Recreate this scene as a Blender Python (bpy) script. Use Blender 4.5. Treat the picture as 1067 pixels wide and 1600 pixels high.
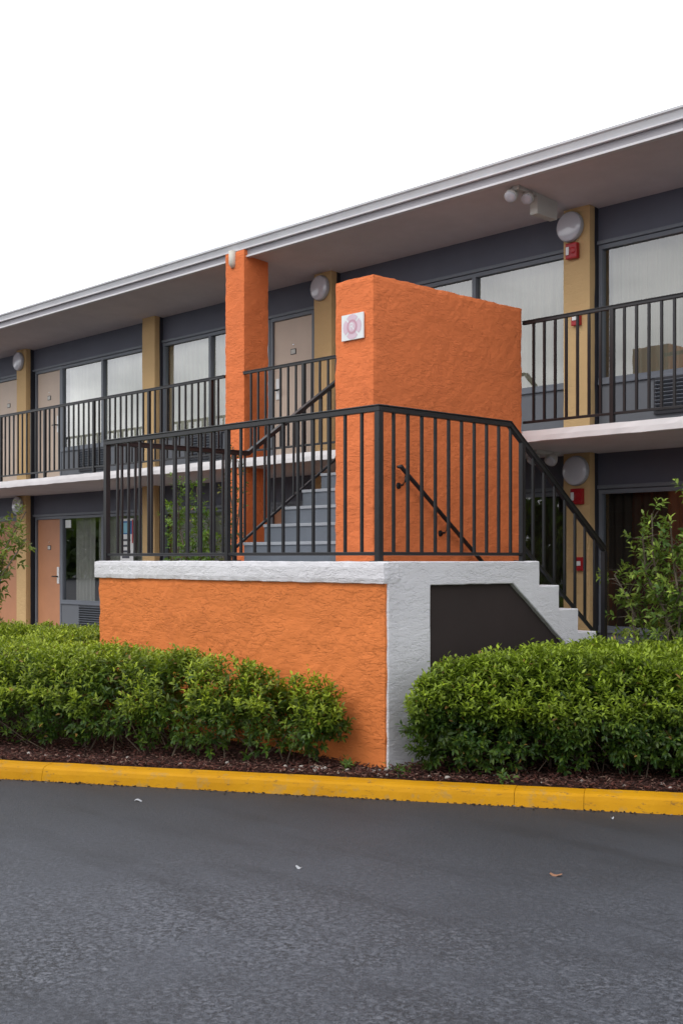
import bpy, bmesh, math, random
import numpy as np
from mathutils import Vector, Matrix, noise

random.seed(7)
rng = np.random.default_rng(11)
scene = bpy.context.scene
for o in list(bpy.data.objects):
    bpy.data.objects.remove(o, do_unlink=True)
COL = scene.collection

# ------------------------------------------------------------------ camera
cd = bpy.data.cameras.new('camera')
cam = bpy.data.objects.new('camera', cd)
COL.objects.link(cam)
cam.location = (0, 0, 1.5)
cam.rotation_euler = (math.radians(90), 0, math.radians(46.257))
cd.sensor_fit = 'VERTICAL'
cd.sensor_height = 36.0
cd.lens = 1849 / 1600 * 36.0
cd.shift_y = 72.0 / 1600
cd.clip_start = 0.05
cd.clip_end = 2000
scene.camera = cam
scene.render.resolution_x = 682
scene.render.resolution_y = 1024

# ------------------------------------------------------------------ world: bright overcast sky
SUN_DIR = Vector((-0.05, -0.62, 0.78)).normalized()
SUN_EL = math.asin(SUN_DIR.z)
SUN_AZ = math.atan2(SUN_DIR.x, SUN_DIR.y)
world = bpy.data.worlds.new('World')
scene.world = world
world.use_nodes = True
wn, wl = world.node_tree.nodes, world.node_tree.links
wn.clear()
w_out = wn.new('ShaderNodeOutputWorld')
w_bg = wn.new('ShaderNodeBackground')
w_sky = wn.new('ShaderNodeTexSky')
w_sky.sky_type = 'NISHITA'
w_sky.sun_disc = False
w_sky.sun_elevation = SUN_EL
w_sky.sun_rotation = SUN_AZ
w_sky.air_density = 1.5
w_sky.dust_density = 4.0
w_tc = wn.new('ShaderNodeTexCoord')
w_sep = wn.new('ShaderNodeSeparateXYZ')
w_add = wn.new('ShaderNodeMath'); w_add.operation = 'ADD'; w_add.inputs[1].default_value = 0.35
w_max = wn.new('ShaderNodeMath'); w_max.operation = 'MAXIMUM'; w_max.inputs[1].default_value = 0.2
w_div = wn.new('ShaderNodeVectorMath'); w_div.operation = 'DIVIDE'
w_cmb = wn.new('ShaderNodeCombineXYZ')
w_noi = wn.new('ShaderNodeTexNoise'); w_noi.inputs['Scale'].default_value = 2.3
w_noi.inputs['Detail'].default_value = 5.0; w_noi.inputs['Roughness'].default_value = 0.55
w_rmp = wn.new('ShaderNodeValToRGB')
w_rmp.color_ramp.elements[0].position = 0.34; w_rmp.color_ramp.elements[0].color = (9.6, 10.0, 10.9, 1)
w_rmp.color_ramp.elements[1].position = 0.62; w_rmp.color_ramp.elements[1].color = (21.0, 21.2, 21.6, 1)
w_mix = wn.new('ShaderNodeMix'); w_mix.data_type = 'RGBA'; w_mix.inputs['Factor'].default_value = 0.88
wl.new(w_tc.outputs['Generated'], w_sep.inputs[0])
wl.new(w_sep.outputs['Z'], w_add.inputs[0]); wl.new(w_add.outputs[0], w_max.inputs[0])
for k in range(3): wl.new(w_max.outputs[0], w_cmb.inputs[k])
wl.new(w_tc.outputs['Generated'], w_div.inputs[0]); wl.new(w_cmb.outputs[0], w_div.inputs[1])
wl.new(w_div.outputs[0], w_noi.inputs['Vector'])
wl.new(w_noi.outputs['Fac'], w_rmp.inputs['Fac'])
wl.new(w_sky.outputs[0], w_mix.inputs['A']); wl.new(w_rmp.outputs['Color'], w_mix.inputs['B'])
wl.new(w_mix.outputs['Result'], w_bg.inputs['Color'])
w_bg.inputs['Strength'].default_value = 0.10
wl.new(w_bg.outputs[0], w_out.inputs['Surface'])

sd = bpy.data.lights.new('sun', 'SUN')
sd.energy = 0.95
sd.angle = math.radians(28)
sd.color = (1.0, 0.96, 0.9)
sun = bpy.data.objects.new('sun', sd); COL.objects.link(sun)
sun.rotation_euler = (-SUN_DIR).to_track_quat('-Z', 'Y').to_euler()
sun.location = (-8, -12, 20)

vs = scene.view_settings
vs.view_transform = 'Standard'; vs.look = 'None'; vs.exposure = 0.0; vs.gamma = 1.0
vs.use_curve_mapping = False

# ------------------------------------------------------------------ material helpers
class NT:
    def __init__(self, name):
        self.m = bpy.data.materials.new(name); self.m.use_nodes = True
        self.n = self.m.node_tree.nodes; self.l = self.m.node_tree.links
        self.b = self.n['Principled BSDF']; self.o = self.n['Material Output']
        self.tc = self.n.new('ShaderNodeTexCoord')
    def link(self, a, b): self.l.new(a, b)
    def coords(self, scale=(1, 1, 1), world=True):
        mp = self.n.new('ShaderNodeMapping'); mp.inputs['Scale'].default_value = scale
        if world:
            g = self.n.new('ShaderNodeNewGeometry'); self.link(g.outputs['Position'], mp.inputs[0])
        else:
            self.link(self.tc.outputs['Object'], mp.inputs[0])
        return mp.outputs[0]
    def noise(self, vec, scale, detail=4, rough=.5, dist=0.0):
        t = self.n.new('ShaderNodeTexNoise'); t.inputs['Scale'].default_value = scale
        t.inputs['Detail'].default_value = detail; t.inputs['Roughness'].default_value = rough
        t.inputs['Distortion'].default_value = dist; self.link(vec, t.inputs['Vector'])
        return t.outputs['Fac']
    def voro(self, vec, scale, feature='F1', out='Distance'):
        t = self.n.new('ShaderNodeTexVoronoi'); t.feature = feature
        t.inputs['Scale'].default_value = scale; self.link(vec, t.inputs['Vector'])
        return t.outputs[out]
    def ramp(self, fac, stops, interp='LINEAR'):
        r = self.n.new('ShaderNodeValToRGB'); cr = r.color_ramp; cr.interpolation = interp
        while len(cr.elements) < len(stops): cr.elements.new(.5)
        for e, (p, c) in zip(cr.elements, stops):
            e.position = p
            e.color = (c, c, c, 1) if isinstance(c, (int, float)) else (*c, 1)
        self.link(fac, r.inputs['Fac']); return r.outputs['Color']
    def math(self, op, a, b=None, c=None):
        t = self.n.new('ShaderNodeMath'); t.operation = op
        for i, x in enumerate((a, b, c)):
            if x is None: continue
            if isinstance(x, (int, float)): t.inputs[i].default_value = x
            else: self.link(x, t.inputs[i])
        return t.outputs[0]
    def mix(self, fac, a, b, mode='MIX'):
        t = self.n.new('ShaderNodeMix'); t.data_type = 'RGBA'; t.blend_type = mode
        if isinstance(fac, (int, float)): t.inputs['Factor'].default_value = fac
        else: self.link(fac, t.inputs['Factor'])
        for k, x in (('A', a), ('B', b)):
            if isinstance(x, tuple): t.inputs[k].default_value = (*x, 1)
            else: self.link(x, t.inputs[k])
        return t.outputs['Result']
    def bump(self, h, strength=.5, dist=.01, prev=None):
        t = self.n.new('ShaderNodeBump'); t.inputs['Strength'].default_value = strength
        t.inputs['Distance'].default_value = dist; self.link(h, t.inputs['Height'])
        if prev is not None: self.link(prev, t.inputs['Normal'])
        return t.outputs[0]
    def done(self, col=None, rough=.6, normal=None, spec=.5, metal=0.0):
        if col is not None:
            if isinstance(col, tuple): self.b.inputs['Base Color'].default_value = (*col, 1)
            else: self.link(col, self.b.inputs['Base Color'])
        if isinstance(rough, (int, float)): self.b.inputs['Roughness'].default_value = rough
        else: self.link(rough, self.b.inputs['Roughness'])
        self.b.inputs['Specular IOR Level'].default_value = spec
        self.b.inputs['Metallic'].default_value = metal
        if normal is not None: self.link(normal, self.b.inputs['Normal'])
        return self.m

def scl(c, k): return tuple(min(1, x * k) for x in c)

def m_stucco(name, base, strength=.8, mott=.12, dirt=None, sx=1.0):
    """Knock-down stucco: a fairly flat coat with short, mostly level trowel ridges standing proud of it."""
    t = NT(name)
    v = t.coords((1, 1, 1.9))
    w = t.coords((1, 1, 2.8))
    n1 = t.noise(w, 8.5 * sx, 4, .55, .35)
    ridge = t.ramp(n1, [(.44, 0.0), (.485, .9), (.60, 1.0)])
    n3 = t.noise(w, 24 * sx, 3, .55, .6)
    ridge2 = t.ramp(n3, [(.38, 1.0), (.44, 0.0)])
    cover = t.ramp(t.noise(v, 2.4, 3, .5), [(.36, .25), (.60, 1.0)])
    n2 = t.noise(v, 110, 3, .6)
    h = t.math('ADD', t.math('MULTIPLY_ADD', ridge2, -.8, ridge), t.math('MULTIPLY', n2, .12))
    nm = t.bump(t.math('MULTIPLY', h, cover), strength, .009)
    big = t.noise(v, 1.1, 5, .62)
    col = t.mix(t.ramp(big, [(.3, 0.0), (.7, 1.0)]), scl(base, 1 - mott), scl(base, 1 + mott * .5))
    if dirt:
        vs_ = t.coords((3.2, 3.2, .35))
        st = t.ramp(t.noise(vs_, 2.0, 5, .65), [(.55, 0.0), (.75, 1.0)])
        col = t.mix(t.math('MULTIPLY', st, .22), col, dirt)
    return t.done(col, .82, nm, .25)

def m_paint(name, base, rough=.5, var=.06, bump=.08, nscale=25, spec=.4):
    t = NT(name); v = t.coords()
    a = t.noise(v, 2.5, 5, .6)
    col = t.mix(t.ramp(a, [(.3, 0.0), (.7, 1.0)]), scl(base, 1 - var), scl(base, 1 + var))
    nm = t.bump(t.noise(v, nscale, 4, .6), bump, .004)
    return t.done(col, rough, nm, spec)

def m_glass(name, tint=(.86, .9, .9), film=.18):
    t = NT(name); n = t.n
    lw = n.new('ShaderNodeLayerWeight'); lw.inputs['Blend'].default_value = .5     # film-coated glass, same from both sides
    fac = t.math('MINIMUM', t.math('MULTIPLY_ADD', t.math('POWER', lw.outputs['Facing'], 2.0), 1.05, film), 1.0)
    gl = n.new('ShaderNodeBsdfGlossy'); gl.inputs['Roughness'].default_value = .008
    nm = t.bump(t.noise(t.coords(), 1.7, 1, .4), .05, .02); t.link(nm, gl.inputs['Normal'])
    tr = n.new('ShaderNodeBsdfTransparent'); tr.inputs[0].default_value = (*tint, 1)
    mx = n.new('ShaderNodeMixShader')
    t.link(fac, mx.inputs[0]); t.link(tr.outputs[0], mx.inputs[1]); t.link(gl.outputs[0], mx.inputs[2])
    t.link(mx.outputs[0], t.o.inputs['Surface'])
    return t.m

def m_leaf(name, trans=.35):
    t = NT(name); n = t.n
    at = n.new('ShaderNodeAttribute'); at.attribute_name = 'leafcol'
    t.link(at.outputs['Color'], t.b.inputs['Base Color'])
    t.b.inputs['Roughness'].default_value = .42
    t.b.inputs['Specular IOR Level'].default_value = .35
    tl = n.new('ShaderNodeBsdfTranslucent')
    cc = t.mix(.5, at.outputs['Color'], (.22, .34, .03)); t.link(cc, tl.inputs[0])
    mx = n.new('ShaderNodeMixShader'); mx.inputs[0].default_value = trans
    t.link(t.b.outputs[0], mx.inputs[1]); t.link(tl.outputs[0], mx.inputs[2])
    t.link(mx.outputs[0], t.o.inputs['Surface'])
    return t.m

def m_asphalt():
    t = NT('asphalt'); v = t.coords()
    big = t.noise(v, .55, 6, .62)
    col = t.mix(t.ramp(big, [(.3, 0.0), (.72, 1.0)]), (.034, .038, .051), (.078, .085, .107))
    # distance from the kerb line, wavering a little
    dt = t.n.new('ShaderNodeVectorMath'); dt.operation = 'DOT_PRODUCT'; t.link(v, dt.inputs[0]); dt.inputs[1].default_value = (.522, -.853, 0)
    dist = t.math('ADD', t.math('ADD', dt.outputs['Value'], 7.46), t.math('MULTIPLY', t.noise(v, 1.4, 5, .6), .8))
    # worn binder in the driving lane: crumbly darker and lighter blotches of aggregate
    agg = t.noise(v, 42, 5, .76, .5)
    lane = t.ramp(t.math('MULTIPLY', dist, .25), [(.30, .15), (.85, 1.0)])
    mask = t.math('MULTIPLY', t.ramp(t.noise(v, 1.0, 6, .68), [(.40, .35), (.58, 1.0)]), lane)
    col = t.mix(t.math('MULTIPLY', t.ramp(agg, [(.42, 1.0), (.50, 0.0)]), mask), col, (.008, .009, .013))
    col = t.mix(t.math('MULTIPLY', t.ramp(agg, [(.51, 0.0), (.62, .95)]), mask), col, (.175, .185, .215))
    sp = t.noise(v, 170, 2, .7)
    col = t.mix(t.ramp(sp, [(.50, 0.0), (.70, .6)]), col, (.18, .186, .20))
    # oil and tyre-polished streaks running along the kerb
    mp = t.n.new('ShaderNodeMapping'); mp.inputs['Rotation'].default_value = (0, 0, -math.radians(31.5)); mp.inputs['Scale'].default_value = (.5, 2.2, 1)
    t.link(v, mp.inputs[0])
    lin = t.noise(mp.outputs[0], 1.1, 6, .68)
    col = t.mix(t.ramp(lin, [(.50, 0.0), (.66, .6)]), col, (.026, .028, .036))
    # asphalt colour darkens gradually towards the kerb
    col = t.mix(t.ramp(t.math('MULTIPLY', dist, .3), [(.05, .80), (.85, 0.0)]), col, (.020, .021, .025))
    h = t.math('ADD', t.math('MULTIPLY', agg, 1.3), t.math('MULTIPLY', sp, .5))
    nm = t.bump(h, .9, .010)
    return t.done(col, t.ramp(big, [(.3, .50), (.7, .66)]), nm, .35)

def m_kerb():
    t = NT('yellow_kerb_paint'); v = t.coords()
    a = t.noise(v, 3.0, 5, .65)
    base = t.mix(t.ramp(a, [(.3, 0.0), (.7, 1.0)]), (.47, .215, .0015), (.56, .27, .003))
    worn = t.ramp(t.noise(v, 7.0, 8, .74), [(.55, 0.0), (.62, .6)])
    col = t.mix(worn, base, (.36, .22, .06))
    sc = t.ramp(t.noise(t.coords((2.2, 2.2, 9)), 4.5, 7, .76), [(.585, 0.0), (.65, .75)])
    col = t.mix(sc, col, (.12, .07, .03))
    nm = t.bump(t.noise(v, 40, 5, .65), .35, .006)
    return t.done(col, .65, nm, .18)

def m_mulch():
    t = NT('mulch'); v = t.coords()
    a = t.noise(v, 30, 6, .7, .6); b = t.noise(v, 5, 4, .6)
    col = t.ramp(a, [(.3, (.016, .009, .008)), (.5, (.055, .022, .018)), (.7, (.12, .055, .045))])
    col = t.mix(t.ramp(b, [(.35, 0.0), (.7, .5)]), col, (.05, .030, .025))
    nm = t.bump(a, 1.0, .03)
    return t.done(col, .9, nm, .2)

def m_curtain(name, base, trans=.25):
    t = NT(name); v = t.coords((1, 1, .05))
    w = t.noise(v, 14, 3, .6)
    col = t.mix(t.ramp(w, [(.3, 0.0), (.7, 1.0)]), scl(base, .86), scl(base, 1.08))
    return t.done(col, .9, t.bump(t.noise(t.coords((1, 1, 1)), 300, 2, .5), .1, .002), .1)

def m_attr(name, attr, rough=.85):
    t = NT(name); at = t.n.new('ShaderNodeAttribute'); at.attribute_name = attr
    return t.done(at.outputs['Color'], rough, None, .25)

def m_bark(name='bark', base=(.16, .13, .10)):
    t = NT(name); v = t.coords((1, 1, .4))
    a = t.noise(v, 60, 5, .7)
    return t.done(t.mix(a, scl(base, .5), scl(base, 1.4)), .85, t.bump(a, .5, .004), .2)

M = {}
M['orange'] = m_stucco('orange_stucco', (.76, .222, .060), .62, .10, (.50, .13, .045), 1.35)
M['orange_pale'] = m_stucco('weathered_orange_stucco', (.80, .208, .068), .55, .10, (.64, .15, .06), 1.35)
M['white_stucco'] = m_stucco('white_stucco', (.71, .70, .73), .45, .06, (.48, .46, .46), 1.2)
M['ochre'] = m_stucco('ochre_stucco', (.62, .415, .205), .35, .07)
M['slate'] = m_paint('slate_paint', (.096, .102, .138), .55)
M['slate_frame'] = m_paint('slate_frame_paint', (.15, .165, .195), .45)
M['jamb'] = m_paint('dark_jamb_paint', (.035, .035, .045), .6)
M['panel'] = m_paint('grey_panel_paint', (.14, .15, .17), .6)
M['slab_white'] = m_paint('white_slab_paint', (.76, .73, .74), .7, .06, .3, 14)
M['soffit'] = m_paint('soffit_paint', (.63, .575, .585), .8, .06, .25, 18)
M['fascia'] = m_paint('fascia_grey', (.56, .565, .59), .4, .06, .04)
M['fascia_light'] = m_paint('fascia_light', (.64, .63, .65), .4, .05, .04)
M['fascia_dark'] = m_paint('fascia_dark', (.36, .345, .37), .5, .05, .04)
M['roof'] = m_paint('roof_membrane', (.35, .35, .35), .9)
M['door'] = m_paint('tan_door_paint', (.61, .48, .385), .5, .05, .06)
M['door_low'] = m_paint('brown_door_paint', (.50, .225, .115), .5, .07, .06)
M['iron'] = m_paint('black_iron_paint', (.013, .0125, .0145), .36, .2, .10, 60, .5)
M['step'] = m_paint('grey_step_paint', (.145, .165, .195), .6, .12, .3, 30)
M['nosing'] = m_paint('step_nosing', (.34, .36, .39), .6, .1, .3, 30)
M['floor'] = m_paint('grey_floor_paint', (.16, .165, .18), .7, .15, .2, 20)
M['concrete'] = m_paint('walkway_concrete', (.30, .29, .275), .85, .12, .3, 30)
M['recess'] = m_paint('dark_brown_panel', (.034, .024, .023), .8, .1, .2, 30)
M['glass'] = m_glass('window_glass'); M['glass_low'] = m_glass('plain_window_glass', (.80, .84, .84), .08)
M['sheer'] = m_curtain('sheer_curtain', (.80, .75, .62))
M['beige'] = m_curtain('beige_drape', (.40, .365, .28))
M['blind'] = m_curtain('taupe_drape', (.52, .49, .45))
M['drape_dark'] = m_curtain('brown_drape', (.055, .042, .034))
M['lamp'] = m_paint('lamp_opal', (.60, .60, .66), .12, .02, .0, spec=1.0)
M['lampring'] = m_paint('lamp_ring', (.42, .42, .44), .4, .02, .02)
M['red'] = m_paint('alarm_red', (.38, .012, .018), .35, .03, .02)
M['white'] = m_paint('white_plastic', (.78, .78, .78), .4, .02, .02)
M['offwhite'] = m_paint('offwhite_housing', (.55, .53, .49), .45, .04, .03)
M['chrome'] = NT('bright_metal').done((.75, .75, .78), .18, None, .5, 1.0)
M['dark'] = m_paint('dark_plastic', (.02, .02, .022), .4)
M['louver'] = m_paint('louver_dark', (.03, .032, .04), .5)
M['pink'] = m_paint('faded_pink_print', (.60, .33, .41), .6, .08, .02)
M['palepink'] = m_paint('faded_pale_print', (.70, .53, .61), .6, .05, .02)
M['signwhite'] = m_paint('sign_white', (.80, .83, .83), .5, .03, .02)
M['blue'] = m_paint('poster_blue', (.03, .16, .42), .5, .05, .02)
M['lightblue'] = m_paint('poster_light_blue', (.25, .55, .70), .5, .1, .02)
M['print_dark'] = m_paint('poster_ink', (.08, .08, .10), .6)
M['print_red'] = m_paint('poster_red', (.5, .04, .04), .6)
M['brownfab'] = m_paint('brown_upholstery', (.26, .16, .09), .8, .15, .3, 40)
M['wood'] = m_paint('dark_wood', (.05, .032, .022), .5, .15, .1)
M['interior'] = m_paint('room_wall', (.22, .19, .16), .9)
M['downspout'] = m_paint('downspout_cream', (.62, .58, .50), .5)
M['asphalt'] = m_asphalt(); M['kerb'] = m_kerb(); M['mulch'] = m_mulch()
M['leaf'] = m_leaf('hedge_leaf', .30); M['leaf2'] = m_leaf('shrub_leaf', .35)
M['bark'] = m_bark(); M['twig'] = m_bark('twig_bark', (.15, .115, .085))
M['chip'] = m_attr('mulch_chip', 'chipcol')
M['stone'] = m_paint('pebble', (.36, .32, .29), .8, .2, .2)
M['deadleaf'] = m_paint('dead_leaf', (.28, .14, .08), .8)
M['paper'] = m_paint('paper_scrap', (.40, .41, .43), .8)

# ------------------------------------------------------------------ mesh helpers
WL = {}   # world location of every object made here
class MB:
    def __init__(self): self.v = []; self.f = []
    def add(self, vs, fs):
        o = len(self.v); self.v += [tuple(p) for p in vs]; self.f += [tuple(i + o for i in q) for q in fs]; return self
    def box(self, x0, x1, y0, y1, z0, z1):
        x0, x1 = min(x0, x1), max(x0, x1); y0, y1 = min(y0, y1), max(y0, y1); z0, z1 = min(z0, z1), max(z0, z1)
        vs = [(x, y, z) for x in (x0, x1) for y in (y0, y1) for z in (z0, z1)]
        return self.add(vs, [(0, 1, 3, 2), (4, 6, 7, 5), (0, 4, 5, 1), (2, 3, 7, 6), (0, 2, 6, 4), (1, 5, 7, 3)])
    def bar(self, p, q, w, h, up=(0, 0, 1)):
        p, q = Vector(p), Vector(q); d = (q - p).normalized(); u = Vector(up)
        if abs(d.dot(u)) > .98: u = Vector((0, 1, 0))
        s = d.cross(u).normalized(); u = s.cross(d).normalized()
        vs = []
        for b in (p, q):
            for a, c in ((-1, -1), (1, -1), (1, 1), (-1, 1)): vs.append(b + s * a * w / 2 + u * c * h / 2)
        return self.add(vs, [(0, 3, 2, 1), (4, 5, 6, 7), (0, 1, 5, 4), (1, 2, 6, 5), (2, 3, 7, 6), (3, 0, 4, 7)])
    def tube(self, pts, rad, n=8, cap=True):
        pts = [Vector(p) for p in pts]; rings = []
        if not hasattr(rad, '__len__'): rad = [rad] * len(pts)
        for i, p in enumerate(pts):
            d = (pts[min(i + 1, len(pts) - 1)] - pts[max(i - 1, 0)]).normalized()
            a = Vector((0, 0, 1)) if abs(d.z) < .9 else Vector((1, 0, 0))
            s = d.cross(a).normalized(); u = s.cross(d)
            rings.append([p + (s * math.cos(2 * math.pi * k / n) + u * math.sin(2 * math.pi * k / n)) * rad[i] for k in range(n)])
        vs = [x for r in rings for x in r]; fs = []
        for i in range(len(pts) - 1):
            for k in range(n):
                fs.append((i * n + k, i * n + (k + 1) % n, (i + 1) * n + (k + 1) % n, (i + 1) * n + k))
        if cap:
            fs.append(tuple(range(n))[::-1]); fs.append(tuple((len(pts) - 1) * n + k for k in range(n)))
        return self.add(vs, fs)
    def lathe(self, c, axis, prof, n=32):
        # prof: list of (radius, along axis)
        ax = Vector(axis).normalized(); a = Vector((0, 0, 1)) if abs(ax.z) < .9 else Vector((1, 0, 0))
        s = ax.cross(a).normalized(); u = s.cross(ax); c = Vector(c); vs = []; fs = []
        for r, t in prof:
            for k in range(n):
                vs.append(c + ax * t + (s * math.cos(2 * math.pi * k / n) + u * math.sin(2 * math.pi * k / n)) * r)
        for i in range(len(prof) - 1):
            for k in range(n): fs.append((i * n + k, i * n + (k + 1) % n, (i + 1) * n + (k + 1) % n, (i + 1) * n + k))
        fs.append(tuple(range(n))[::-1]); fs.append(tuple((len(prof) - 1) * n + k for k in range(n)))
        return self.add(vs, fs)
    def prism(self, poly, axis, a0, a1):
        # poly: 2D outline; axis 'x': (y,z), 'y': (x,z), 'z': (x,y)
        def P(p, a): return {'x': (a, p[0], p[1]), 'y': (p[0], a, p[1]), 'z': (p[0], p[1], a)}[axis]
        n = len(poly); vs = [P(p, a0) for p in poly] + [P(p, a1) for p in poly]
        fs = [tuple(range(n)), tuple(range(2 * n - 1, n - 1, -1))]
        fs += [(i, i + n, (i + 1) % n + n, (i + 1) % n) for i in range(n)]
        return self.add(vs, fs)

def mesh_from(name, mb, origin=(0, 0, 0), bevel=0, seg=2, smooth=False):
    me = bpy.data.meshes.new(name)
    ox, oy, oz = origin
    me.from_pydata([(x - ox, y - oy, z - oz) for x, y, z in mb.v], [], mb.f)
    bm = bmesh.new(); bm.from_mesh(me)
    bmesh.ops.recalc_face_normals(bm, faces=bm.faces)
    if bevel:
        es = [e for e in bm.edges if len(e.link_faces) == 2 and e.calc_face_angle(0) > .5]
        bmesh.ops.bevel(bm, geom=es, offset=bevel, segments=seg, affect='EDGES', profile=.7)
    bm.to_mesh(me); bm.free()
    if smooth:
        for p in me.polygons: p.use_smooth = True
    return me

def link(o, parent=None, wloc=(0, 0, 0)):
    COL.objects.link(o); WL[o.name] = Vector(wloc)
    if parent is not None:
        o.parent = parent; o.location = Vector(wloc) - WL[parent.name]
    else:
        o.location = wloc
    return o

def obj(name, mb, mat, parent=None, bevel=0, seg=2, smooth=False, at=None):
    """mb is in world coordinates; the object's origin is at `at` or at its parent's origin."""
    org = Vector(at) if at is not None else (WL[parent.name] if parent is not None else Vector((0, 0, 0)))
    me = mesh_from(name, mb, org, bevel, seg, smooth)
    me.materials.append(M[mat] if isinstance(mat, str) else mat)
    return link(bpy.data.objects.new(name, me), parent, org)

def share(name, me, parent, wloc):
    return link(bpy.data.objects.new(name, me), parent, wloc)

def tag(o, label=None, cat=None, group=None, kind=None):
    if label: o['label'] = label
    if cat: o['category'] = cat
    if group: o['group'] = group
    if kind: o['kind'] = kind
    return o

def thing(name, label, cat, loc, group=None):
    o = bpy.data.objects.new(name, None); o.empty_display_size = .2
    link(o, None, loc); return tag(o, label, cat, group)

def raw_mesh(name, V, F, mat, parent=None, attr=None, colors=None, at=(0, 0, 0), smooth=False):
    V = np.asarray(V, np.float32) - np.asarray(at, np.float32); F = np.asarray(F, np.int32)
    me = bpy.data.meshes.new(name); k = F.shape[1]
    me.vertices.add(len(V)); me.vertices.foreach_set('co', V.ravel())
    me.loops.add(F.size); me.loops.foreach_set('vertex_index', F.ravel())
    me.polygons.add(len(F)); me.polygons.foreach_set('loop_start', np.arange(0, F.size, k, dtype=np.int32))
    if smooth: me.polygons.foreach_set('use_smooth', np.ones(len(F), bool))
    if attr:
        ca = me.color_attributes.new(attr, 'FLOAT_COLOR', 'POINT')
        ca.data.foreach_set('color', np.c_[colors, np.ones(len(colors))].astype(np.float32).ravel())
    me.update(calc_edges=True); me.materials.append(M[mat])
    return link(bpy.data.objects.new(name, me), parent, at)

def stucco_box(x0, x1, y0, y1, z0, z1, seg=.06, amp=.006, scale=7.0, rnd=.012):
    """Box with subdivided, slightly uneven faces and softened edges, for hand-trowelled stucco."""
    nx, ny, nz = (max(2, int(round((b - a) / seg))) for a, b in ((x0, x1), (y0, y1), (z0, z1)))
    ids = {}; mb = MB()
    def vid(i, j, k):
        if (i, j, k) in ids: return ids[(i, j, k)]
        p = Vector((x0 + (x1 - x0) * i / nx, y0 + (y1 - y0) * j / ny, z0 + (z1 - z0) * k / nz))
        n = Vector(((i == nx) - (i == 0), (j == ny) - (j == 0), (k == nz) - (k == 0)))
        cnt = abs(n.x) + abs(n.y) + abs(n.z)
        d = amp * noise.noise(p * scale) + amp * .6 * noise.noise(p * scale * 2.7 + Vector((9, 3, 5)))
        if cnt > 1: d -= rnd * (.45 if cnt == 2 else .6) + amp * .8 * abs(noise.noise(p * 19))
        p = p + n * d
        ids[(i, j, k)] = len(mb.v); mb.v.append(tuple(p)); return ids[(i, j, k)]
    for i in range(nx):
        for j in range(ny):
            for k in (0, nz): mb.f.append((vid(i, j, k), vid(i + 1, j, k), vid(i + 1, j + 1, k), vid(i, j + 1, k)))
    for i in range(nx):
        for k in range(nz):
            for j in (0, ny): mb.f.append((vid(i, j, k), vid(i + 1, j, k), vid(i + 1, j, k + 1), vid(i, j, k + 1)))
    for j in range(ny):
        for k in range(nz):
            for i in (0, nx): mb.f.append((vid(i, j, k), vid(i, j + 1, k), vid(i, j + 1, k + 1), vid(i, j, k + 1)))
    return mb

# ================================================================== GROUND
RZ = -0.10
road = MB(); road.add([(-700, -700, RZ), (700, -700, RZ), (700, 700, RZ), (-700, 700, RZ)], [(0, 1, 2, 3)])
tag(obj('road', road, 'asphalt'), kind='structure')

KO = Vector((-8.117, 4.252)); KD = Vector((.853, .522)).normalized(); KN = Vector((-KD.y, KD.x))
def kerb_pt(t):
    a, b = -4.0, 6.3
    if t < a:
        p = KO + KD * a; return p + Vector((-1, 0)) * (a - t), Vector((0, 1))
    if t > b:
        p = KO + KD * b; return p + Vector((1, 0)) * (t - b), Vector((0, 1))
    return KO + KD * t + KN * (-.012 * math.cos((t - 2.4) * .55)), KN
bed_pts = [kerb_pt(t)[0] for t in np.arange(-22, 14.1, .25)]
bm_v = []; bm_f = []; rows = 22
for p in bed_pts:
    for j in range(rows + 1):
        f = j / rows
        y = p.y + (9.55 - p.y) * f - .03 * (1 - f)
        z = -.012 + .035 * noise.noise(Vector((p.x * 1.3, y * 1.3, 0))) * min(1, f * 6) + .02 * min(1, f * 8)
        bm_v.append((p.x, y, z))
for i in range(len(bed_pts) - 1):
    for j in range(rows):
        a = i * (rows + 1) + j; bm_f.append((a, a + rows + 1, a + rows + 2, a + 1))
o = raw_mesh('planting_bed', bm_v, bm_f, 'mulch', smooth=True); tag(o, kind='structure')

kerb = tag(link(bpy.data.objects.new('kerb', None), None, (KO.x, KO.y, RZ)), kind='structure')
prof = [(-.215, RZ - .06), (-.205, RZ), (-.190, -.045), (-.178, -.018), (-.158, -.004), (-.12, .002), (-.02, .004), (0, -.004), (.004, -.12)]
joints = [-22, -16, -10, -5, -1.9, .46, 3.83, 4.27, 6.9, 10, 14]
for a, b in zip(joints[:-1], joints[1:]):
    mb = MB(); g = .0015; n = max(2, int((b - a) / .07)); m = len(prof); dz = random.uniform(-.003, .003)
    for i in range(n + 1):
        t = a + g + (b - a - 2 * g) * i / n; p, nn = kerb_pt(t)
        for k, (w, z) in enumerate(prof):
            j = noise.noise(Vector((t * 3.1, k * .6, 1.7))) * .006 + noise.noise(Vector((t * 11, k, 7))) * .0025
            q = p + nn * (w + j); mb.v.append((q.x, q.y, z + dz + j * .5))
    for i in range(n):
        for k in range(m - 1): mb.f.append((i * m + k, (i + 1) * m + k, (i + 1) * m + k + 1, i * m + k + 1))
    mb.f.append(tuple(range(m))); mb.f.append(tuple(range(n * m, n * m + m)))
    obj('kerb_section', mb, 'kerb', kerb, smooth=False)

walk = MB().box(-36, 8, 9.5, 11.40, -.2, .07)
tag(obj('walkway', walk, 'concrete', bevel=.01), kind='structure')

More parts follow.
